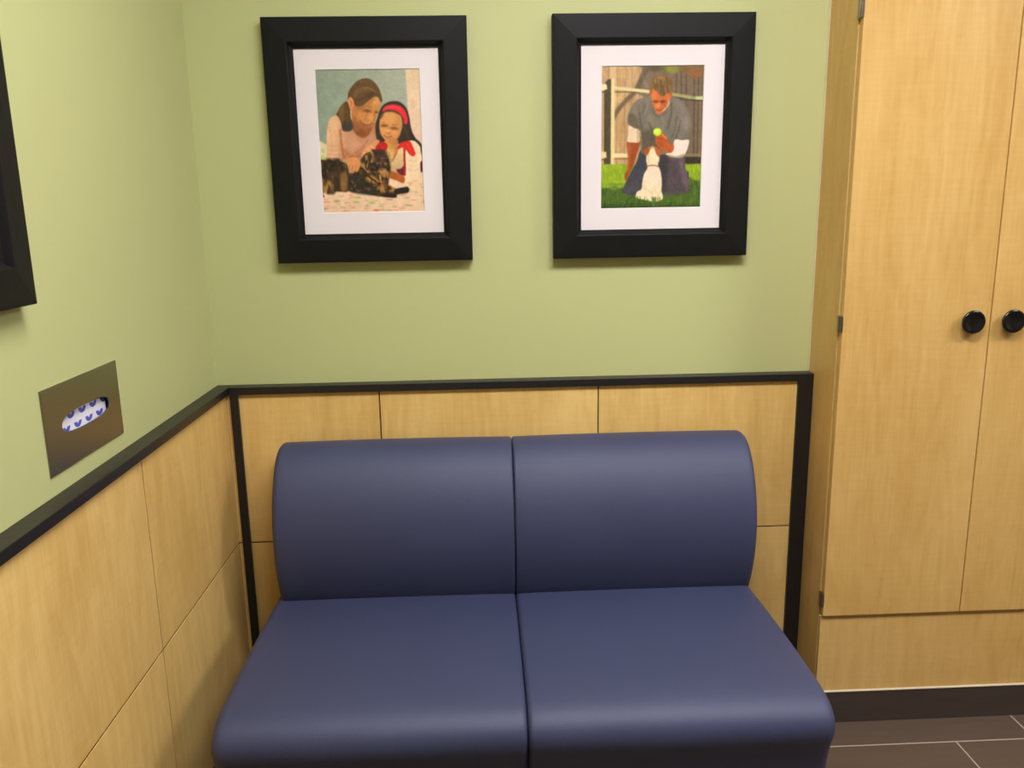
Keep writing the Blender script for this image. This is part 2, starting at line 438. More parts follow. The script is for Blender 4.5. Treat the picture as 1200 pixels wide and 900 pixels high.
# --- painting of the printed photographs: procedural shapes evaluated on a fine grid of vertices
class Canvas:
    def __init__(s, nx, nz, quad):
        u = np.linspace(0, 1, nx); w = np.linspace(0, 1, nz)
        U, V = np.meshgrid(u, w)      # V=0 top
        (tl, tr, br, bl) = [np.array(q, float) for q in quad]
        P = ((1-U)*(1-V))[..., None]*tl+(U*(1-V))[..., None]*tr+(U*V)[..., None]*br+((1-U)*V)[..., None]*bl
        s.X = P[..., 0]; s.Y = P[..., 1]; s.img = np.zeros(P.shape[:2]+(3,)); s.rng = np.random.RandomState(5); s.shape = s.X.shape
    def noise(s, cx, cy, seed=0, oct=2):
        out = 0; amp = 1; tot = 0
        for o in range(oct):
            r = np.random.RandomState(seed*17+o); n = 128
            T = r.rand(n, n)
            x = s.X/cx*(2**o)+1000; y = s.Y/cy*(2**o)+1000
            xi = np.floor(x).astype(int); yi = np.floor(y).astype(int); fx = x-xi; fy = y-yi
            fx = fx*fx*(3-2*fx); fy = fy*fy*(3-2*fy)
            g = lambda a, b_: T[(xi+a) % n, (yi+b_) % n]
            v_ = (g(0, 0)*(1-fx)+g(1, 0)*fx)*(1-fy)+(g(0, 1)*(1-fx)+g(1, 1)*fx)*fy
            out = out+v_*amp; tot += amp; amp *= .5
        return out/tot
    def put(s, a, col):
        a = np.clip(a, 0, 1)[..., None]
        col = np.asarray(col, float)
        s.img = s.img*(1-a)+col*a
    def sd(s, pts):
        pts = np.array(pts, float); d2 = np.full(s.shape, 1e12); ins = np.zeros(s.shape, bool)
        n = len(pts)
        for i in range(n):
            a = pts[i]; b_ = pts[(i+1) % n]; e = b_-a
            px = s.X-a[0]; py = s.Y-a[1]; L2 = e@e+1e-9
            t = np.clip((px*e[0]+py*e[1])/L2, 0, 1)
            d2 = np.minimum(d2, (px-t*e[0])**2+(py-t*e[1])**2)
            c = ((a[1] > s.Y) != (b_[1] > s.Y))
            if abs(e[1]) > 1e-9:
                ins ^= c & (s.X < e[0]*(s.Y-a[1])/e[1]+a[0])
        d = np.sqrt(d2); return np.where(ins, -d, d)
    def poly(s, pts, col, soft=10, alpha=1, smooth=True, tex=None):
        if smooth: pts = [tuple(p) for p in smooth_closed(pts, 4)]
        m_ = 3*soft
        a = np.clip(.5-s.sd(pts)/(soft*1.0), 0, 1)*alpha
        if tex is not None: a = a*tex
        s.put(a, col)
    def grad(s, pts, c0, p0, c1, p1, soft=10, alpha=1, smooth=True):
        """polygon filled with a gradient from colour c0 at p0 to c1 at p1"""
        dx, dy = p1[0]-p0[0], p1[1]-p0[1]
        t = np.clip(((s.X-p0[0])*dx+(s.Y-p0[1])*dy)/(dx*dx+dy*dy), 0, 1)[..., None]
        col = np.array(c0)*(1-t)+np.array(c1)*t
        s.poly(pts, col, soft, alpha, smooth)
    def ell(s, cx, cy, rx, ry, col, ang=0, soft=.35, alpha=1, tex=None):
        a = math.radians(ang); dx = s.X-cx; dy = s.Y-cy
        x = dx*math.cos(a)+dy*math.sin(a); y = -dx*math.sin(a)+dy*math.cos(a)
        r = np.sqrt((x/rx)**2+(y/ry)**2)
        al = np.clip((1+soft/2-r)/soft, 0, 1)*alpha
        if tex is not None: al = al*tex
        s.put(al, col)
    def line(s, pts, w, col, soft=8, alpha=1):
        pts = np.array(pts, float); d2 = np.full(s.shape, 1e12)
        for a, b_ in zip(pts, pts[1:]):
            e = b_-a; px = s.X-a[0]; py = s.Y-a[1]; t = np.clip((px*e[0]+py*e[1])/(e@e+1e-9), 0, 1)
            d2 = np.minimum(d2, (px-t*e[0])**2+(py-t*e[1])**2)
        s.put(np.clip(.5-(np.sqrt(d2)-w/2)/soft, 0, 1)*alpha, col)

def paint_family(c):
    t = np.clip(c.X/1000, 0, 1)[..., None]; ty = np.clip(c.Y/900, 0, 1)[..., None]
    c.img = np.array((146, 160, 144))*(1-t)+np.array((178, 182, 168))*t
    c.img = c.img*(1-ty*.5)+np.array((152, 172, 160))*(ty*.5)*1
    c.grad([(968, -40), (1300, -40), (1300, 1200), (1010, 1200), (990, 330)], (228, 205, 172), (1000, 0), (238, 208, 188), (1000, 700), soft=8, smooth=False)
    c.poly([(20, 790), (90, 800), (150, 860), (150, 1020), (20, 1010)], (226, 216, 178), soft=16)
    c.poly([(30, 950), (110, 955), (120, 1000), (40, 1015)], (190, 198, 110), soft=20, alpha=.8)
    c.ell(75, 880, 22, 26, (180, 180, 140), alpha=.5)
    # bed
    c.grad([(-50, 1270), (400, 1290), (760, 1170), (960, 1180), (1110, 1130), (1400, 1080), (1400, 1700), (-50, 1700)], (240, 208, 178), (500, 1250), (233, 204, 178), (500, 1560), soft=10, smooth=False)
    rs = random.Random(3)
    for k in range(46):
        x = rs.uniform(80, 1170); y = rs.uniform(1340, 1550)
        if k > 36: x = rs.uniform(1010, 1170); y = rs.uniform(1190, 1340)
        col = rs.choice([(205, 175, 130), (190, 190, 130), (225, 160, 140), (230, 150, 140), (190, 175, 150)])
        c.ell(x, y, rs.uniform(14, 34), rs.uniform(5, 12), col, soft=1.0, alpha=.75)
    for x, y, col in ((650, 1535, (205, 110, 90)), (115, 1445, (230, 150, 130)), (600, 1452, (175, 180, 95)), (225, 1435, (170, 160, 100)), (430, 1448, (190, 190, 110)), (290, 1505, (205, 175, 130)), (1000, 1478, (190, 180, 110)), (930, 1510, (228, 165, 145)), (100, 1520, (175, 165, 130)), (800, 1535, (190, 185, 130)), (450, 1394, (180, 180, 110)), (800, 1415, (200, 160, 130))):
        c.ell(x, y, 34, 11, col, soft=1.0, alpha=.85)
    # woman's jumper
    c.grad([(250, 498), (180, 515), (140, 570), (118, 700), (116, 860), (128, 1000), (290, 1010), (340, 980), (480, 960), (530, 880), (640, 800), (670, 750), (650, 600), (600, 560), (400, 640), (300, 640), (262, 560)], (232, 188, 150), (120, 700), (196, 140, 104), (500, 850), soft=10)
    c.poly([(150, 560), (200, 535), (240, 600), (230, 800), (215, 990), (140, 990), (130, 800)], (236, 192, 154), soft=60, alpha=.8)
    for yy in (820, 870, 915, 955): c.line([(130, yy), (200, yy+12), (270, yy+2)], 8, (205, 150, 112), soft=14, alpha=.6)
    c.line([(262, 660), (275, 800), (300, 960)], 22, (165, 100, 68), soft=24, alpha=.75)
    c.poly([(330, 700), (430, 760), (560, 750), (620, 700), (600, 800), (480, 880), (350, 860)], (216, 160, 134), soft=70, alpha=.7)
    c.poly([(310, 860), (420, 930), (540, 850), (500, 930), (400, 970), (320, 960)], (180, 112, 76), soft=40, alpha=.7)
    # neck
    c.poly([(380, 560), (396, 650), (440, 706), (500, 738), (555, 720), (600, 655), (625, 560), (500, 600)], (160, 98, 56), soft=12)
    c.ell(500, 690, 60, 30, (140, 84, 50), soft=1, alpha=.7)
    # ponytail
    c.poly([(330, 350), (280, 390), (245, 450), (222, 490), (252, 525), (275, 580), (288, 655), (340, 668), (385, 655), (396, 600), (378, 500), (362, 400)], (96, 74, 46), soft=12)
    c.poly([(300, 380), (250, 450), (245, 500), (285, 560), (310, 480)], (140, 102, 52), soft=34, alpha=.8)
    c.poly([(300, 570), (390, 580), (388, 655), (300, 662)], (66, 66, 64), soft=30, alpha=.85)
    c.line([(335, 420), (345, 520), (340, 600)], 10, (125, 92, 55), soft=16, alpha=.6)
    # face
    c.grad([(372, 400), (430, 370), (540, 350), (640, 300), (694, 345), (690, 430), (660, 500), (640, 548), (625, 590), (595, 628), (540, 650), (480, 640), (420, 600), (388, 520)], (208, 148, 82), (640, 380), (190, 124, 70), (420, 600), soft=10)
    c.ell(470, 520, 60, 60, (216, 152, 84), soft=1.2, alpha=.7)
    c.ell(640, 350, 44, 34, (228, 172, 104), soft=1.2, alpha=.8)
    c.ell(600, 520, 30, 44, (228, 162, 92), ang=-20, soft=.9, alpha=.9)
    c.ell(555, 448, 44, 17, (118, 70, 38), ang=4, soft=.9, alpha=.85)
    c.line([(510, 415), (560, 402), (600, 414)], 8, (120, 76, 40), soft=12, alpha=.7)
    c.ell(655, 462, 22, 14, (120, 72, 38), soft=.9, alpha=.8)
    c.line([(628, 480), (640, 520), (622, 560)], 8, (160, 98, 52), soft=12, alpha=.7)
    c.line([(480, 560), (520, 596), (570, 606), (606, 582)], 20, (160, 88, 56), soft=18, alpha=.85)
    c.line([(505, 566), (545, 582), (590, 574)], 12, (214, 164, 132), soft=14, alpha=.8)
    c.line([(430, 600), (500, 645), (580, 640)], 14, (140, 84, 46), soft=26, alpha=.6)
    # hair
    c.poly([(350, 340), (352, 260), (385, 200), (440, 140), (510, 108), (580, 110), (640, 150), (690, 225), (716, 310), (712, 358), (694, 340), (670, 300), (620, 306), (570, 345), (500, 398), (430, 395), (404, 335), (375, 305)], (104, 76, 42), soft=11)
    c.poly([(400, 260), (470, 200), (560, 190), (640, 220), (680, 260), (640, 250), (560, 232), (480, 260), (420, 320)], (130, 98, 58), soft=30, alpha=.7)
    c.line([(420, 250), (500, 205), (590, 208), (650, 240)], 9, (150, 118, 76), soft=14, alpha=.7)
    c.line([(470, 340), (560, 290), (620, 262)], 22, (78, 54, 34), soft=28, alpha=.7)
    c.line([(480, 140), (560, 128), (620, 160)], 16, (128, 92, 44), soft=26, alpha=.7)
    # ear and earring
    c.poly([(352, 330), (372, 304), (396, 318), (414, 368), (404, 400), (388, 436), (366, 410), (354, 372)], (232, 156, 106), soft=9)
    c.line([(372, 336), (390, 372), (382, 400)], 9, (190, 105, 62), soft=10, alpha=.8)
    c.line([(382, 450), (378, 500), (384, 540)], 7, (240, 222, 190), soft=8)
    for k in range(5):
        c.line([(385+14*k, 300-12*k), (440+22*k, 215-8*k), (540+22*k, 165+4*k), (640+10*k, 225+14*k)], 5, (146, 112, 66) if k % 2 else (74, 52, 32), soft=9, alpha=.6)
    c.poly([(400, 560), (440, 610), (520, 648), (600, 630), (560, 600), (470, 570), (420, 500)], (150, 94, 50), soft=34, alpha=.55)
    c.poly([(430, 395), (520, 395), (600, 330), (640, 320), (560, 400), (470, 440)], (150, 98, 54), soft=30, alpha=.55)
    c.line([(150, 640), (170, 760), (160, 900)], 12, (214, 164, 128), soft=22, alpha=.7)
    c.line([(560, 770), (500, 850), (430, 900)], 12, (170, 108, 80), soft=20, alpha=.7)
    # girl's hair
    c.poly([(668, 520), (700, 425), (750, 370), (820, 345), (890, 347), (950, 382), (990, 440), (1012, 520), (1024, 600), (1045, 680), (1078, 750), (1030, 790), (900, 800), (760, 775), (705, 790), (662, 760), (645, 680), (645, 590)], (60, 48, 36), soft=11)
    c.line([(1060, 745), (1110, 785), (1145, 830), (1152, 960), (1150, 1080)], 26, (50, 40, 38), soft=12)
    c.line([(940, 600), (985, 680), (1000, 760)], 20, (96, 74, 52), soft=26, alpha=.6)
    # neck
    c.grad([(755, 760), (885, 760), (870, 850), (850, 930), (820, 1000), (795, 960), (760, 880), (750, 820)], (196, 128, 62), (870, 800), (228, 196, 118), (770, 900), soft=12)
    # blouse
    c.grad([(890, 830), (960, 850), (965, 960), (955, 1050), (900, 1100), (800, 1100), (812, 1000), (850, 930)], (236, 206, 160), (900, 850), (204, 176, 132), (850, 1090), soft=10)
    c.poly([(985, 780), (1050, 765), (1100, 800), (1130, 870), (1150, 960), (1130, 1060), (1110, 1130), (1095, 1185), (1020, 1210), (965, 1210), (940, 1160), (960, 1080), (968, 960), (960, 860)], (244, 218, 186), soft=10)
    for yy in (980, 1030, 1080): c.line([(1000, yy), (1050, yy+16), (1110, yy)], 8, (226, 192, 156), soft=16, alpha=.7)
    c.poly([(870, 1082), (920, 1070), (962, 1030), (962, 1145), (900, 1130)], (112, 34, 40), soft=12)
    c.line([(958, 860), (956, 960), (962, 1060), (958, 1140)], 20, (172, 30, 42), soft=8)
    c.poly([(1130, 1000), (1156, 1005), (1160, 1090), (1135, 1105)], (96, 30, 44), soft=10)
    c.poly([(640, 820), (672, 786), (720, 780), (765, 800), (772, 850), (740, 888), (690, 880), (645, 866)], (196, 36, 34), soft=10)
    c.line([(680, 800), (720, 840)], 12, (232, 70, 60), soft=12, alpha=.8)
    c.poly([(884, 830), (930, 785), (1000, 768), (1030, 790), (1060, 860), (1076, 910), (1050, 936), (1010, 912), (975, 866), (930, 842), (890, 862)], (222, 48, 34), soft=10)
    c.line([(985, 800), (1040, 900)], 14, (238, 80, 50), soft=12, alpha=.7)
    c.line([(880, 850), (860, 920), (826, 985)], 20, (190, 92, 44), soft=16, alpha=.8)
    # girl's face
    c.grad([(690, 560), (705, 500), (740, 462), (820, 452), (890, 470), (928, 520), (936, 600), (914, 690), (870, 760), (815, 795), (765, 780), (715, 720), (688, 640)], (222, 162, 98), (780, 560), (200, 136, 78), (930, 700), soft=11)
    c.ell(740, 680, 36, 34, (230, 166, 108), soft=1.2, alpha=.8); c.ell(860, 690, 40, 36, (226, 160, 100), soft=1.2, alpha=.8)
    c.ell(738, 606, 40, 15, (128, 76, 44), soft=.9, alpha=.85); c.ell(848, 634, 44, 16, (128, 76, 44), ang=6, soft=.9, alpha=.85)
    c.line([(705, 575), (745, 572)], 8, (130, 82, 48), soft=12, alpha=.6); c.line([(825, 592), (880, 604)], 8, (130, 82, 48), soft=12, alpha=.6)
    c.ell(780, 662, 24, 15, (240, 180, 118), soft=.9, alpha=.8); c.line([(758, 682), (790, 690), (806, 680)], 7, (165, 98, 58), soft=9, alpha=.8)
    c.line([(738, 712), (775, 730), (815, 722)], 14, (176, 88, 62), soft=10)
    c.line([(750, 714), (778, 722), (800, 718)], 7, (235, 190, 160), soft=8, alpha=.8)
    c.line([(700, 520), (740, 452), (830, 446), (905, 478)], 22, (84, 58, 38), soft=22, alpha=.8)
    # headband
    c.poly([(718, 446), (745, 405), (800, 382), (860, 380), (915, 395), (960, 435), (988, 500), (994, 560), (975, 592), (955, 580), (945, 530), (915, 480), (860, 446), (800, 436), (755, 440), (735, 452)], (228, 54, 62), soft=9)
    c.line([(770, 410), (850, 402), (920, 428)], 12, (242, 90, 92), soft=16, alpha=.7)
    # woman's far hand near the bow
    c.poly([(490, 920), (530, 850), (600, 800), (650, 760), (690, 770), (650, 830), (630, 870), (580, 900), (540, 950), (505, 960)], (226, 162, 112), soft=12)
    for a, b_ in (((520, 900), (560, 950)), ((560, 860), (600, 915)), ((600, 830), (635, 880))): c.line([a, b_], 22, (236, 178, 124), soft=10)
    # girl's forearm
    c.poly([(790, 1100), (860, 1115), (945, 1150), (962, 1200), (935, 1235), (870, 1205), (792, 1180)], (188, 104, 46), soft=11)
    c.poly([(775, 1180), (830, 1190), (940, 1235), (990, 1250), (860, 1265), (775, 1250)], (242, 214, 186), soft=12)
    # cat: hindquarters
    st1 = c.noise(46, 120, 3, 3); st2 = c.noise(60, 60, 7, 3); st3 = c.noise(100, 34, 9, 2)
    c.poly([(30, 1000), (120, 985), (230, 992), (320, 1020), (350, 1090), (358, 1200), (350, 1320), (260, 1330), (180, 1325), (90, 1335), (60, 1345), (40, 1200)], (72, 54, 32), soft=14)
    c.poly([(60, 1190), (110, 1200), (160, 1230), (190, 1290), (180, 1330), (80, 1335)], (182, 142, 74), soft=34)
    c.poly([(270, 1130), (320, 1120), (345, 1200), (340, 1310), (280, 1320), (260, 1240)], (160, 118, 66), soft=36, alpha=.8)
    c.poly([(40, 1000), (340, 1000), (350, 1320), (60, 1330)], (38, 28, 22), soft=20, alpha=.8, tex=np.clip((st1-.5)*5, 0, 1))
    c.poly([(120, 1120), (200, 1110), (220, 1180), (150, 1190)], (96, 66, 50), soft=34, alpha=.7)
    c.line([(205, 1180), (235, 1240), (245, 1310)], 26, (60, 42, 26), soft=16)
    c.line([(60, 1345), (78, 1385)], 14, (40, 34, 24), soft=10)
    # cat: body, head
    c.poly([(348, 1150), (400, 1105), (460, 1060), (480, 980), (530, 915), (580, 890), (640, 862), (720, 875), (780, 930), (808, 1010), (806, 1090), (795, 1160), (780, 1240), (800, 1275), (880, 1295), (985, 1270), (1006, 1308), (985, 1342), (880, 1360), (870, 1388), (770, 1392), (600, 1368), (470, 1345), (360, 1325), (350, 1240)], (82, 64, 36), soft=12)
    c.poly([(360, 1150), (460, 1130), (600, 1280), (640, 1360), (370, 1325)], (52, 50, 40), soft=40, alpha=.8)
    # light chest and stripes
    c.line([(480, 1020), (530, 1060), (560, 1120), (640, 1200), (710, 1260), (720, 1320)], 46, (184, 142, 78), soft=24)
    c.line([(560, 1180), (640, 1250), (710, 1310)], 34, (190, 140, 66), soft=20)
    c.line([(500, 1070), (580, 1170), (680, 1240)], 16, (60, 36, 26), soft=12)
    c.line([(545, 940), (560, 1000), (540, 1060)], 26, (196, 158, 100), soft=18)
    c.line([(600, 880), (615, 940), (600, 1000)], 26, (206, 170, 112), soft=18)
    c.line([(575, 930), (580, 1010), (620, 1080)], 16, (62, 44, 28), soft=12)
    c.line([(520, 960), (500, 1010)], 14, (58, 42, 26), soft=12)
    c.ell(700, 960, 92, 84, (92, 68, 52), soft=.7); c.ell(700, 905, 60, 34, (70, 48, 38), soft=.8, alpha=.8)
    c.line([(640, 900), (610, 870)], 22, (60, 44, 28), soft=12)
    c.line([(772, 905), (795, 960), (805, 1040)], 14, (200, 160, 110), soft=10, alpha=.8)
    for a, b_ in (((690, 890), (680, 960)), ((720, 890), (730, 960)), ((655, 910), (650, 970)), ((750, 930), (765, 1000))): c.line([a, b_], 10, (58, 38, 32), soft=12, alpha=.8)
    c.ell(650, 1060, 34, 44, (54, 36, 26), soft=.9); c.ell(740, 1070, 26, 20, (60, 40, 26), soft=.9)
    c.ell(662, 1015, 14, 9, (190, 170, 80), soft=.8); c.ell(752, 1020, 13, 9, (180, 160, 80), soft=.8, alpha=.8)
    c.ell(730, 1110, 52, 34, (206, 158, 100), ang=20, soft=.8); c.ell(712, 1088, 16, 10, (170, 96, 70), soft=.8)
    c.ell(750, 1150, 38, 50, (180, 134, 78), soft=.9); c.ell(735, 1230, 46, 50, (150, 92, 50), soft=1, alpha=.9)
    c.line([(690, 1150), (700, 1220)], 18, (206, 172, 110), soft=14)
    c.line([(715, 1290), (725, 1340)], 28, (186, 140, 76), soft=16)
    c.poly([(790, 1265), (860, 1290), (900, 1300), (860, 1330), (780, 1320)], (172, 128, 66), soft=18)
    c.line([(870, 1325), (920, 1310), (980, 1305)], 54, (42, 34, 26), soft=10); c.line([(740, 1362), (800, 1370), (850, 1375)], 40, (50, 32, 26), soft=10)
    c.poly([(350, 1100), (820, 900), (800, 1250), (990, 1330), (700, 1390), (355, 1325)], (30, 22, 16), soft=20, alpha=.55, smooth=False, tex=np.clip((st2-.52)*6, 0, 1)*(c.sd([(350, 1160), (480, 1000), (560, 900), (700, 880), (800, 1000), (780, 1250), (980, 1300), (860, 1380), (600, 1360), (360, 1320)]) < 0))
    catm = (c.sd([(350, 1160), (470, 1020), (520, 930), (600, 880), (700, 885), (780, 950), (800, 1060), (780, 1250), (820, 1300), (700, 1370), (600, 1355), (365, 1315)]) < 0)*1.0
    fur = c.noise(30, 16, 51, 2); fur2 = c.noise(20, 54, 52, 2)
    c.put(np.clip((fur-.60)*7, 0, 1)*catm*.5, (170, 132, 76))
    c.put(np.clip((fur2-.64)*8, 0, 1)*catm*.8, (44, 32, 24))
    hindm = (c.sd([(50, 1010), (120, 992), (230, 1000), (320, 1030), (345, 1100), (345, 1310), (90, 1325)]) < 0)*1.0
    c.put(np.clip((fur2-.60)*7, 0, 1)*hindm*.6, (150, 112, 64))
    # woman's near hand
    c.poly([(325, 985), (360, 958), (420, 950), (465, 975), (475, 1030), (462, 1085), (440, 1115), (420, 1100), (395, 1125), (370, 1118), (350, 1080), (340, 1030)], (226, 158, 102), soft=10)
    for a, b_ in (((395, 1040), (385, 1110)), ((430, 1030), (428, 1100)), ((365, 1040), (355, 1080))): c.line([a, b_], 7, (184, 112, 66), soft=9, alpha=.8)
    c.line([(300, 985), (330, 960), (345, 940)], 24, (210, 150, 110), soft=16, alpha=.8)
    return c

def paint_man(c):
    pl = c.noise(46, 900, 2, 3)[..., None]; fn = c.noise(20, 120, 8, 3)[..., None]
    base = np.array((214, 186, 146))*pl+np.array((176, 140, 98))*(1-pl)
    c.img = base*(.88+.24*fn)
    for x in (120, 215, 300, 372, 455): c.line([(x, 20), (x-6, 1060)], 8, (150, 112, 76), soft=12, alpha=.6)
    c.poly([(225, 40), (275, 40), (262, 900), (218, 900)], (196, 152, 92), soft=30, alpha=.55, smooth=False)
    # shaded fence on the right
    tex = .82+.18*pl[..., 0]
    c.poly([(500, -30), (1300, -30), (1300, 1100), (940, 1100), (600, 600), (560, 380), (420, 300), (430, 230)], (112, 98, 80), soft=26, smooth=False, alpha=.93, tex=tex)
    for x in (850, 905, 960, 1045, 1090): c.line([(x, 80), (x, 1040)], 12, (78, 66, 56), soft=18, alpha=.7)
    c.line([(930, 420), (930, 1000)], 26, (140, 118, 96), soft=30, alpha=.5); c.line([(1115, 420), (1115, 960)], 30, (136, 116, 92), soft=30, alpha=.6)
    c.line([(470, 90), (530, 240)], 14, (176, 150, 120), soft=40, alpha=.5)
    c.line([(455, 190), (400, 300), (310, 380), (230, 470), (170, 570)], 48, (112, 96, 74), soft=24, alpha=.9)
    c.line([(540, 40), (470, 160), (440, 250)], 50, (104, 90, 72), soft=30, alpha=.9)
    # foliage along the top
    fo = c.noise(46, 34, 12, 3)
    c.poly([(430, -30), (1300, -30), (1300, 150), (1040, 120), (900, 80), (760, 100), (600, 60), (460, 40)], (112, 112, 48), soft=30, smooth=False, tex=np.clip((fo-.32)*5, 0, 1))
    c.poly([(760, -10), (860, 20), (870, 80), (800, 100), (740, 60)], (150, 150, 62), soft=30, alpha=.7)
    c.ell(1070, 90, 74, 56, (176, 100, 56), soft=.9, alpha=.85, tex=np.clip(fo*1.6, 0, 1)); c.ell(960, 60, 50, 44, (140, 92, 52), soft=.9, alpha=.7)
    c.ell(620, 50, 70, 30, (88, 78, 44), soft=1, alpha=.7)
    # rails and gate post
    c.line([(186, 248), (320, 262), (430, 276), (570, 290)], 36, (218, 208, 160), soft=12)
    c.line([(190, 290), (330, 292), (440, 300)], 12, (120, 92, 58), soft=12)
    c.line([(820, 322), (930, 340), (1060, 362), (1150, 362)], 34, (164, 164, 112), soft=14); c.line([(1075, 360), (1150, 360)], 36, (200, 202, 150), soft=12)
    c.line([(830, 352), (960, 376), (1140, 392)], 12, (70, 66, 46), soft=12)
    c.poly([(145, 150), (186, 150), (186, 1070), (145, 1070)], (228, 210, 158), soft=10, smooth=False)
    c.poly([(86, 190), (110, 160), (146, 150), (146, 1075), (74, 1075), (72, 280)], (82, 74, 46), soft=10, smooth=False)
    c.poly([(40, 204), (100, 210), (104, 262), (40, 276)], (236, 222, 180), soft=9, smooth=False); c.line([(46, 290), (80, 292)], 14, (96, 80, 56), soft=8)
    c.poly([(40, 930), (100, 935), (104, 1000), (40, 1005)], (226, 208, 162), soft=9, smooth=False); c.line([(46, 1020), (74, 1020)], 12, (110, 86, 56), soft=8)
    c.line([(180, 975), (340, 975)], 46, (236, 218, 168), soft=12); c.line([(190, 1012), (330, 1010)], 14, (150, 114, 68), soft=10)
    c.line([(950, 975), (1150, 975)], 28, (138, 130, 86), soft=12); c.poly([(940, 995), (1150, 995), (1150, 1068), (940, 1068)], (62, 54, 38), soft=12, smooth=False)
    # grass
    g1 = c.noise(13, 44, 21, 3)[..., None]; g2 = c.noise(90, 30, 22, 2)[..., None]
    yb = 1066
    bright = np.array((176, 200, 52))*g1+np.array((120, 150, 24))*(1-g1)
    darkc = np.array((110, 138, 52))*g1+np.array((46, 74, 24))*(1-g1)
    k = np.clip((c.Y-1290-40*(g2[..., 0]-.5)*2-np.where(c.X > 700, -80, 0))/60, 0, 1)[..., None]
    gc = bright*(1-k)+darkc*k
    gy_ = np.clip((c.Y-1500)/60, 0, 1)[..., None]; gc = gc*(1-.25*gy_)
    edge = yb+10*(c.noise(24, 999, 30, 2)-.5)*2
    c.put(np.clip((c.Y-edge)/10, 0, 1), gc)
    # arm hanging on the left
    c.poly([(328, 820), (450, 820), (448, 900), (425, 980), (400, 1060), (372, 1130), (345, 1190), (322, 1250), (304, 1245), (300, 1190), (322, 1130), (336, 1040), (330, 930)], (160, 82, 34), soft=10)
    c.line([(345, 850), (350, 1000), (335, 1130)], 24, (196, 112, 56), soft=26, alpha=.7)
    # jeans
    c.poly([(470, 920), (560, 900), (560, 1060), (520, 1200), (490, 1390), (400, 1410), (300, 1395), (280, 1365), (320, 1260), (370, 1150), (430, 1040)], (70, 72, 84), soft=10)
    c.poly([(300, 1300), (470, 1280), (480, 1380), (300, 1390)], (84, 78, 84), soft=60, alpha=.7)
    c.poly([(660, 940), (760, 930), (940, 960), (955, 1060), (965, 1180), (985, 1260), (995, 1330), (965, 1400), (880, 1410), (720, 1412), (690, 1330), (660, 1100)], (90, 78, 84), soft=10)
    c.poly([(680, 960), (760, 970), (760, 1200), (720, 1400), (690, 1300)], (58, 56, 60), soft=50, alpha=.8)
    c.line([(900, 1010), (930, 1130), (945, 1280)], 34, (122, 104, 114), soft=40, alpha=.8)
    c.line([(800, 1250), (850, 1340), (940, 1370)], 14, (70, 62, 70), soft=24, alpha=.6)
    c.poly([(960, 1150), (990, 1180), (1000, 1260), (1008, 1320), (980, 1380), (960, 1340)], (112, 92, 100), soft=12); c.line([(985, 1160), (990, 1230)], 14, (60, 60, 76), soft=8)
    # T-shirt
    c.poly([(570, 332), (500, 345), (430, 380), (380, 430), (348, 510), (325, 600), (350, 655), (440, 692), (470, 720), (490, 860), (480, 950), (620, 960), (760, 965), (830, 900), (840, 815), (920, 806), (992, 810), (1004, 640), (990, 530), (950, 440), (880, 372), (810, 345), (760, 360), (640, 420)], (124, 117, 104), soft=10)
    c.poly([(380, 440), (460, 380), (450, 520), (420, 640), (350, 620)], (138, 128, 112), soft=60, alpha=.7)
    c.poly([(850, 370), (940, 440), (985, 540), (990, 700), (900, 640), (870, 480)], (142, 130, 126), soft=60, alpha=.7)
    c.poly([(480, 740), (640, 700), (700, 860), (620, 950), (490, 940)], (92, 84, 64), soft=60, alpha=.75)
    c.line([(455, 520), (470, 640), (490, 740)], 16, (90, 84, 70), soft=26, alpha=.7)
    c.line([(520, 420), (490, 520)], 10, (90, 80, 72), soft=14, alpha=.7); c.line([(545, 430), (515, 530)], 8, (150, 140, 126), soft=12, alpha=.7)
    c.line([(800, 420), (800, 540), (760, 680)], 14, (84, 76, 68), soft=22, alpha=.8)
    c.line([(860, 560), (840, 680), (810, 780)], 14, (92, 84, 76), soft=22, alpha=.7)
    c.line([(590, 440), (610, 520), (660, 560), (740, 520), (785, 420)], 12, (104, 98, 84), soft=14, alpha=.8)
    c.poly([(340, 520), (420, 560), (455, 690), (400, 670), (345, 640)], (98, 90, 72), soft=40, alpha=.7)
    c.poly([(560, 540), (640, 600), (700, 690), (620, 660), (560, 620)], (142, 132, 114), soft=50, alpha=.6)
    c.line([(700, 560), (720, 640), (700, 720)], 16, (146, 136, 124), soft=26, alpha=.7)
    c.line([(560, 620), (600, 740), (580, 850)], 12, (84, 76, 60), soft=20, alpha=.7)
    c.line([(900, 600), (880, 700), (850, 800)], 14, (84, 76, 76), soft=22, alpha=.7)
    c.line([(960, 560), (965, 700)], 14, (160, 146, 146), soft=22, alpha=.6)
    # sleeves
    c.poly([(340, 650), (400, 680), (448, 695), (456, 760), (452, 828), (390, 834), (326, 822), (334, 740)], (230, 206, 178), soft=9)
    c.line([(440, 700), (440, 820)], 22, (176, 158, 130), soft=22, alpha=.7)
    c.poly([(840, 806), (920, 812), (992, 808), (988, 870), (965, 940), (930, 990), (860, 1000), (780, 985), (745, 960), (790, 940), (820, 900)], (238, 222, 214), soft=9)
    c.poly([(760, 965), (860, 985), (940, 960), (930, 1000), (800, 1000)], (168, 150, 112), soft=20, alpha=.8)
    # hand and forearm
    c.poly([(630, 790), (640, 750), (690, 735), (740, 765), (765, 815), (800, 850), (832, 870), (826, 920), (800, 950), (760, 945), (710, 915), (660, 880), (632, 840)], (188, 98, 38), soft=9)
    c.line([(700, 745), (745, 790)], 18, (216, 134, 72), soft=10, alpha=.9)
    c.line([(650, 790), (700, 800)], 8, (130, 62, 26), soft=10, alpha=.8); c.line([(650, 830), (710, 850)], 8, (140, 68, 28), soft=10, alpha=.8)
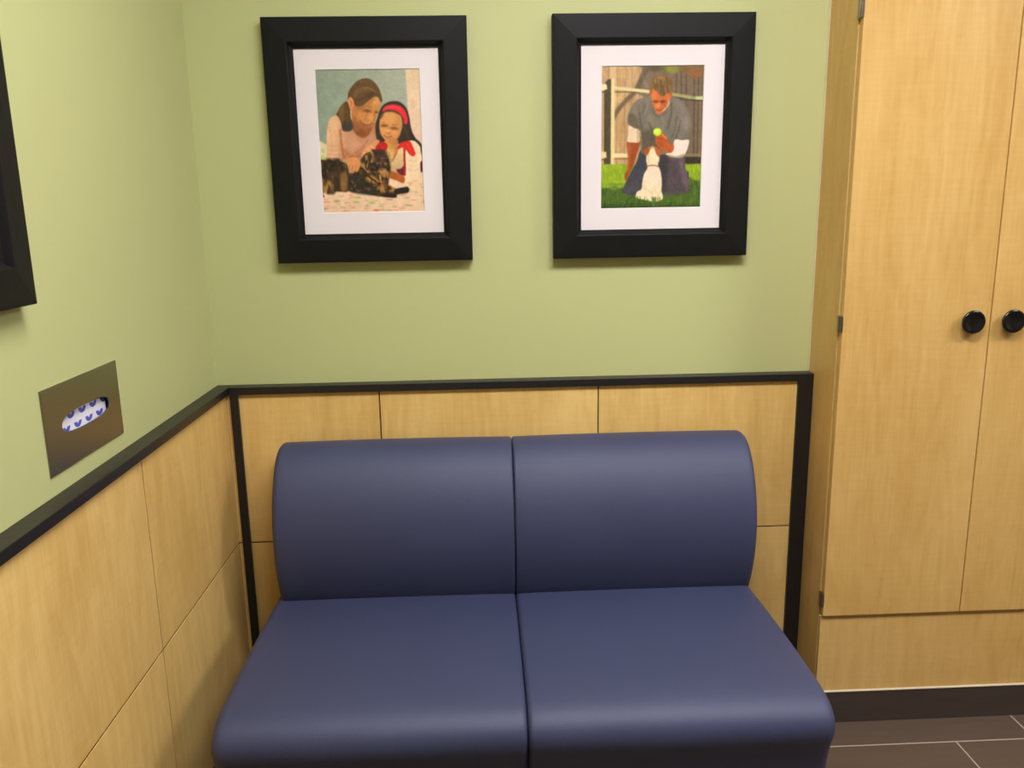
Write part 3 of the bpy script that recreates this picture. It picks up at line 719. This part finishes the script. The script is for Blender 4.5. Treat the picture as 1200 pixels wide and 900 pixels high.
    c.line([(690, 870), (740, 880), (790, 930)], 12, (150, 76, 34), soft=18, alpha=.7)
    c.ell(650, 722, 44, 42, (198, 226, 64), soft=.25); c.ell(640, 708, 22, 20, (226, 244, 110), soft=1, alpha=.8)
    # head
    c.poly([(568, 260), (566, 300), (584, 350), (596, 420), (622, 480), (645, 525), (680, 528), (715, 500), (762, 450), (782, 390), (800, 330), (804, 280), (770, 240), (640, 230)], (204, 116, 58), soft=9)
    c.poly([(700, 500), (745, 470), (772, 430), (776, 380), (760, 430), (730, 468)], (240, 216, 190), soft=10)
    c.ell(610, 330, 30, 50, (224, 136, 72), soft=1.1, alpha=.8); c.ell(665, 440, 30, 30, (232, 146, 84), soft=1, alpha=.8)
    c.ell(632, 396, 30, 14, (120, 58, 30), soft=.9, alpha=.85); c.ell(710, 396, 32, 16, (110, 54, 30), soft=.9, alpha=.85)
    c.line([(690, 410), (690, 450), (668, 462)], 10, (150, 76, 40), soft=12, alpha=.7)
    c.line([(640, 480), (668, 494), (705, 474)], 12, (140, 58, 34), soft=9, alpha=.9)
    c.ell(655, 512, 26, 12, (214, 124, 70), soft=1, alpha=.8); c.ell(735, 430, 24, 40, (170, 92, 50), soft=1, alpha=.7)
    c.ell(574, 302, 13, 26, (186, 96, 52), soft=.6); c.ell(792, 316, 14, 28, (196, 84, 52), soft=.6)
    c.poly([(572, 290), (572, 215), (596, 155), (640, 122), (690, 112), (750, 125), (790, 165), (806, 220), (804, 290), (785, 320), (770, 295), (745, 312), (715, 338), (684, 336), (660, 310), (630, 280), (600, 262)], (132, 102, 54), soft=10)
    c.poly([(600, 170), (660, 130), (720, 135), (700, 180), (640, 210)], (162, 130, 76), soft=40, alpha=.7)
    hn = c.noise(14, 60, 33, 2)
    c.poly([(600, 150), (780, 150), (790, 290), (690, 330), (620, 270)], (88, 66, 34), soft=30, alpha=.6, tex=np.clip((hn-.45)*5, 0, 1))
    # dog
    c.poly([(560, 905), (600, 885), (645, 910), (668, 970), (674, 1020), (660, 1085), (684, 1140), (700, 1220), (704, 1300), (700, 1370), (716, 1420), (706, 1465), (650, 1484), (580, 1482), (500, 1462), (430, 1450), (422, 1410), (440, 1372), (482, 1345), (492, 1260), (510, 1180), (545, 1110), (532, 1040), (536, 970)], (238, 222, 190), soft=10)
    c.poly([(560, 1130), (660, 1120), (680, 1240), (640, 1300), (560, 1260)], (246, 222, 208), soft=50, alpha=.7)
    c.line([(500, 1300), (540, 1360), (600, 1390)], 14, (214, 196, 160), soft=30, alpha=.7); c.line([(640, 1380), (680, 1440)], 14, (216, 200, 160), soft=24, alpha=.7)
    c.line([(560, 930), (550, 1020), (560, 1080)], 16, (214, 190, 140), soft=20, alpha=.6)
    c.poly([(548, 900), (520, 905), (498, 922), (508, 950), (520, 980), (545, 970), (566, 930), (580, 892)], (172, 96, 40), soft=9)
    c.poly([(620, 888), (660, 898), (698, 922), (704, 948), (684, 972), (668, 990), (645, 970), (628, 930), (612, 895)], (180, 100, 42), soft=9)
    c.ell(598, 892, 50, 16, (190, 110, 56), soft=.6); c.ell(600, 930, 26, 44, (240, 220, 190), soft=.7, alpha=.9)
    c.line([(545, 1094), (580, 1086), (630, 1086), (664, 1098)], 11, (170, 104, 92), soft=7)
    # grass in front
    gt = np.clip((c.noise(12, 60, 41, 2)-.42)*6, 0, 1)
    c.poly([(40, 1395), (420, 1430), (700, 1440), (720, 1400), (1160, 1395), (1160, 1500), (700, 1500), (420, 1490), (40, 1490)], (84, 110, 40), soft=26, alpha=.8, smooth=False, tex=gt)
    return c

def make_print_mat():
    m, nt, b = newmat('photo_print')
    a = N(nt, 'ShaderNodeVertexColor'); a.layer_name = 'ink'
    nt.links.new(a.outputs['Color'], b.inputs['Base Color'])
    b.inputs['Roughness'].default_value = .45; b.inputs['Specular IOR Level'].default_value = .3
    return m
M['print'] = make_print_mat()
def photo_print(x0, x1, z0, z1, painter, quad):
    nx, nz = 270, 370
    c = painter(Canvas(nx, nz, quad))
    def blur(a):
        for _ in range(2):
            p = np.pad(a, ((1, 1), (0, 0), (0, 0)), 'edge'); a = (p[:-2]+2*p[1:-1]+p[2:])/4
            p = np.pad(a, ((0, 0), (1, 1), (0, 0)), 'edge'); a = (p[:, :-2]+2*p[:, 1:-1]+p[:, 2:])/4
        return a
    grain = (c.noise(18, 18, 77, 2)-.5)[..., None]*14+(c.noise(70, 90, 78, 2)-.5)[..., None]*16
    img = np.clip((blur(c.img)+grain)/255., 0, 1)
    img = np.clip(img**1.10*1.0, 0, 1)*np.array((1.0, .985, .93))
    lin = np.where(img <= .04045, img/12.92, ((img+.055)/1.055)**2.4)*1.0
    U, V = np.meshgrid(np.linspace(0, 1, nx), np.linspace(0, 1, nz))
    co = np.stack([x0+(x1-x0)*U, np.full_like(U, -.0168), z1-(z1-z0)*V], -1).reshape(-1, 3)
    i = np.arange(nx*nz).reshape(nz, nx)
    f = np.stack([i[:-1, :-1], i[1:, :-1], i[1:, 1:], i[:-1, 1:]], -1).reshape(-1, 4)
    me = bpy.data.meshes.new('photo_print')
    me.vertices.add(nx*nz); me.vertices.foreach_set('co', co.ravel())
    me.loops.add(f.size); me.loops.foreach_set('vertex_index', f.ravel().astype(np.int32))
    me.polygons.add(len(f)); me.polygons.foreach_set('loop_start', (np.arange(len(f))*4).astype(np.int32)); me.polygons.foreach_set('loop_total', np.full(len(f), 4, np.int32))
    me.update(calc_edges=True)
    ca = me.color_attributes.new('ink', 'FLOAT_COLOR', 'POINT')
    ca.data.foreach_set('color', np.concatenate([lin.reshape(-1, 3), np.ones((nx*nz, 1))], 1).ravel())
    me.materials.append(M['print'])
    o = bpy.data.objects.new('photo_print', me); link(o); return o

def rect_c(x0, x1, z0, z1): return (x0+x1)/2, (z0+z1)/2, x1-x0, z1-z0
QA = [(-3, 23), (1117, 4), (1172, 1541), (83, 1565)]
QB = [(46, 23), (1149, 18), (1117, 1546), (46, 1560)]
cx, cz, w, h = rect_c(.1981, .7078, 1.3142, 1.9185)
picture('framed_picture', 'black framed photograph of a woman and girl with a tabby cat', cx, cz, w, h, (.3211, .5834, 1.4427, 1.7962), paint_family, QA, 'black framed photographs on the green walls')
cx, cz, w, h = rect_c(.9230, 1.4399, 1.3126, 1.9208)
picture('framed_picture', 'black framed photograph of a kneeling man holding a ball over a white dog', cx, cz, w, h, (1.0516, 1.3161, 1.4416, 1.7974), paint_man, QB, 'black framed photographs on the green walls')
t = picture('framed_picture', 'black picture frame cut off by the left edge, hung above the tissue plate', 0, 0, .514, .609, None, None, None, 'black framed photographs on the green walls')
t.rotation_euler = (0, 0, PI/2); t.location = (0, -.9129-.257, 1.3130+.3045)

# ------------------------------------------------------------------ recessed tissue holder and its carton
PY0, PY1, PZ0, PZ1 = -.89, -.6032, 1.0184, 1.1667
pc = ((PY0+PY1)/2, (PZ0+PZ1)/2)
tis = thing('tissue_holder', 'brushed steel tissue holder plate set in the left wall', 'tissue holder', (0, pc[0], pc[1]))
def plate():
    bm = bmesh.new(); hw, hh = (PY1-PY0)/2, (PZ1-PZ0)/2
    n = 96
    hc = (-.742-pc[0], 1.0935-pc[1])
    def hole(s):
        out = []
        for k in range(n):
            a = 2*PI*k/n; ca, sa = math.cos(a), math.sin(a); e = 2/2.5
            out.append((hc[0]+(.0925+s)*math.copysign(abs(ca)**e, ca), hc[1]+(.0185+s)*math.copysign(abs(sa)**e, sa)))
        return out
    def rectp(i):
        out = []; a, b_ = hw-i, hh-i
        # points on rectangle by equal corner-aware parametrisation
        per = n//4
        cs = [(a, -b_), (a, b_), (-a, b_), (-a, -b_)]
        for s in range(4):
            p, q = cs[s], cs[(s+1) % 4]
            for k in range(per): out.append((p[0]+(q[0]-p[0])*k/per, p[1]+(q[1]-p[1])*k/per))
        return out[:]
    R = rectp(0); # rotate hole samples so that index 0 is near lower right corner
    sh = n//8
    def ring(pts, x): return [bm.verts.new((x, p[0], p[1])) for p in pts]
    def hs(s): hp = hole(s); return hp[-sh:]+hp[:-sh]
    rings = [ring(rectp(0), .0005), ring(rectp(0), .0022), ring(rectp(.0014), .0034), ring(hs(.0012), .0034), ring(hs(0), .0026), ring(hs(0), .0005)]
    for a, b_ in zip(rings, rings[1:]+rings[:1]):
        for k in range(n): bm.faces.new((a[k], a[(k+1) % n], b_[(k+1) % n], b_[k]))
    bmesh.ops.recalc_face_normals(bm, faces=list(bm.faces))
    return bm
obj('face_plate', plate(), M['steel'], tis)
# sheet-metal liner of the recess (open towards the room)
bm = bmesh.new(); t_ = .001
a0, a1, b0, b1 = hy0+.001-pc[0], hy1-.001-pc[0], hz0+.001-pc[1], hz1-.001-pc[1]
box(bm, -.100, -.0005, a0, a1, b0, b0+t_); box(bm, -.100, -.0005, a0, a1, b1-t_, b1)
box(bm, -.100, -.0005, a0, a0+t_, b0+t_, b1-t_); box(bm, -.100, -.0005, a1-t_, a1, b0+t_, b1-t_); box(bm, -.101, -.100, a0, a1, b0, b1)
obj('recess_liner', bm, M['steel'], tis)
bm = bmesh.new(); box(bm, -.030, .030, -.115, .115, -.057, .057, bev=.001)
o = obj('tissue_box', bm, M['carton']); o.location = (-.0370, -.7600, hz0+.0021+.057)
tag(o, 'white tissue carton with blue scallops seen through the steel plate opening', 'tissue box')

# ------------------------------------------------------------------ ceiling lights
LIGHT = 29.5
M['lens'] = emit('light_lens', (1.0, .975, 1.05, 1), LIGHT)
M['lframe'] = simple('white_enamel', srgb(235, 233, 225), rough=.4, var=.02)
def troffer(x, y, w, l, label):
    t = thing('ceiling_light', label, 'light', (x, y, ZC), 'ceiling lights')
    bm = bmesh.new()
    for a in ((-w/2, w/2, -l/2, -l/2+.03), (-w/2, w/2, l/2-.03, l/2), (-w/2, -w/2+.03, -l/2+.03, l/2-.03), (w/2-.03, w/2, -l/2+.03, l/2-.03)):
        box(bm, *a, -.018, -.0005, bev=.002, seg=1)
    obj('frame', bm, M['lframe'], t)
    obj('diffuser', bx(-w/2+.031, w/2-.031, -l/2+.031, l/2-.031, -.010, -.004), M['lens'], t)
troffer(1.15, -1.42, 1.20, .60, 'long ceiling light nearest the blue sofa')
troffer(3.35, -1.42, 1.20, .60, 'long ceiling light farther right beyond the cabinet')

# ------------------------------------------------------------------ world, camera, view
wd = bpy.data.worlds.new('world'); scene.world = wd; wd.use_nodes = True
wd.node_tree.nodes['Background'].inputs[0].default_value = (.5, .5, .5, 1); wd.node_tree.nodes['Background'].inputs[1].default_value = .05
f, cx, cy, cz, yaw, pitch, roll = 961.6315, .7244, -2.2263, 1.4484, .0372, -.2121, -.017
fwd = Vector((math.sin(yaw)*math.cos(pitch), math.cos(yaw)*math.cos(pitch), math.sin(pitch)))
right = Vector((math.cos(yaw), -math.sin(yaw), 0)); up = right.cross(fwd)
r2 = right*math.cos(roll)+up*math.sin(roll); u2 = -right*math.sin(roll)+up*math.cos(roll)
cam = bpy.data.cameras.new('camera'); co = bpy.data.objects.new('camera', cam); link(co)
cam.sensor_width = 36; cam.sensor_fit = 'HORIZONTAL'; cam.lens = f*36/1200; cam.clip_start = .02
co.matrix_world = Matrix(((r2.x, u2.x, -fwd.x, cx), (r2.y, u2.y, -fwd.y, cy), (r2.z, u2.z, -fwd.z, cz), (0, 0, 0, 1)))
scene.camera = co
scene.view_settings.view_transform = 'Standard'; scene.view_settings.look = 'None'
scene.view_settings.gamma = 1; scene.view_settings.use_curve_mapping = False
scene.view_settings.exposure = 0.0
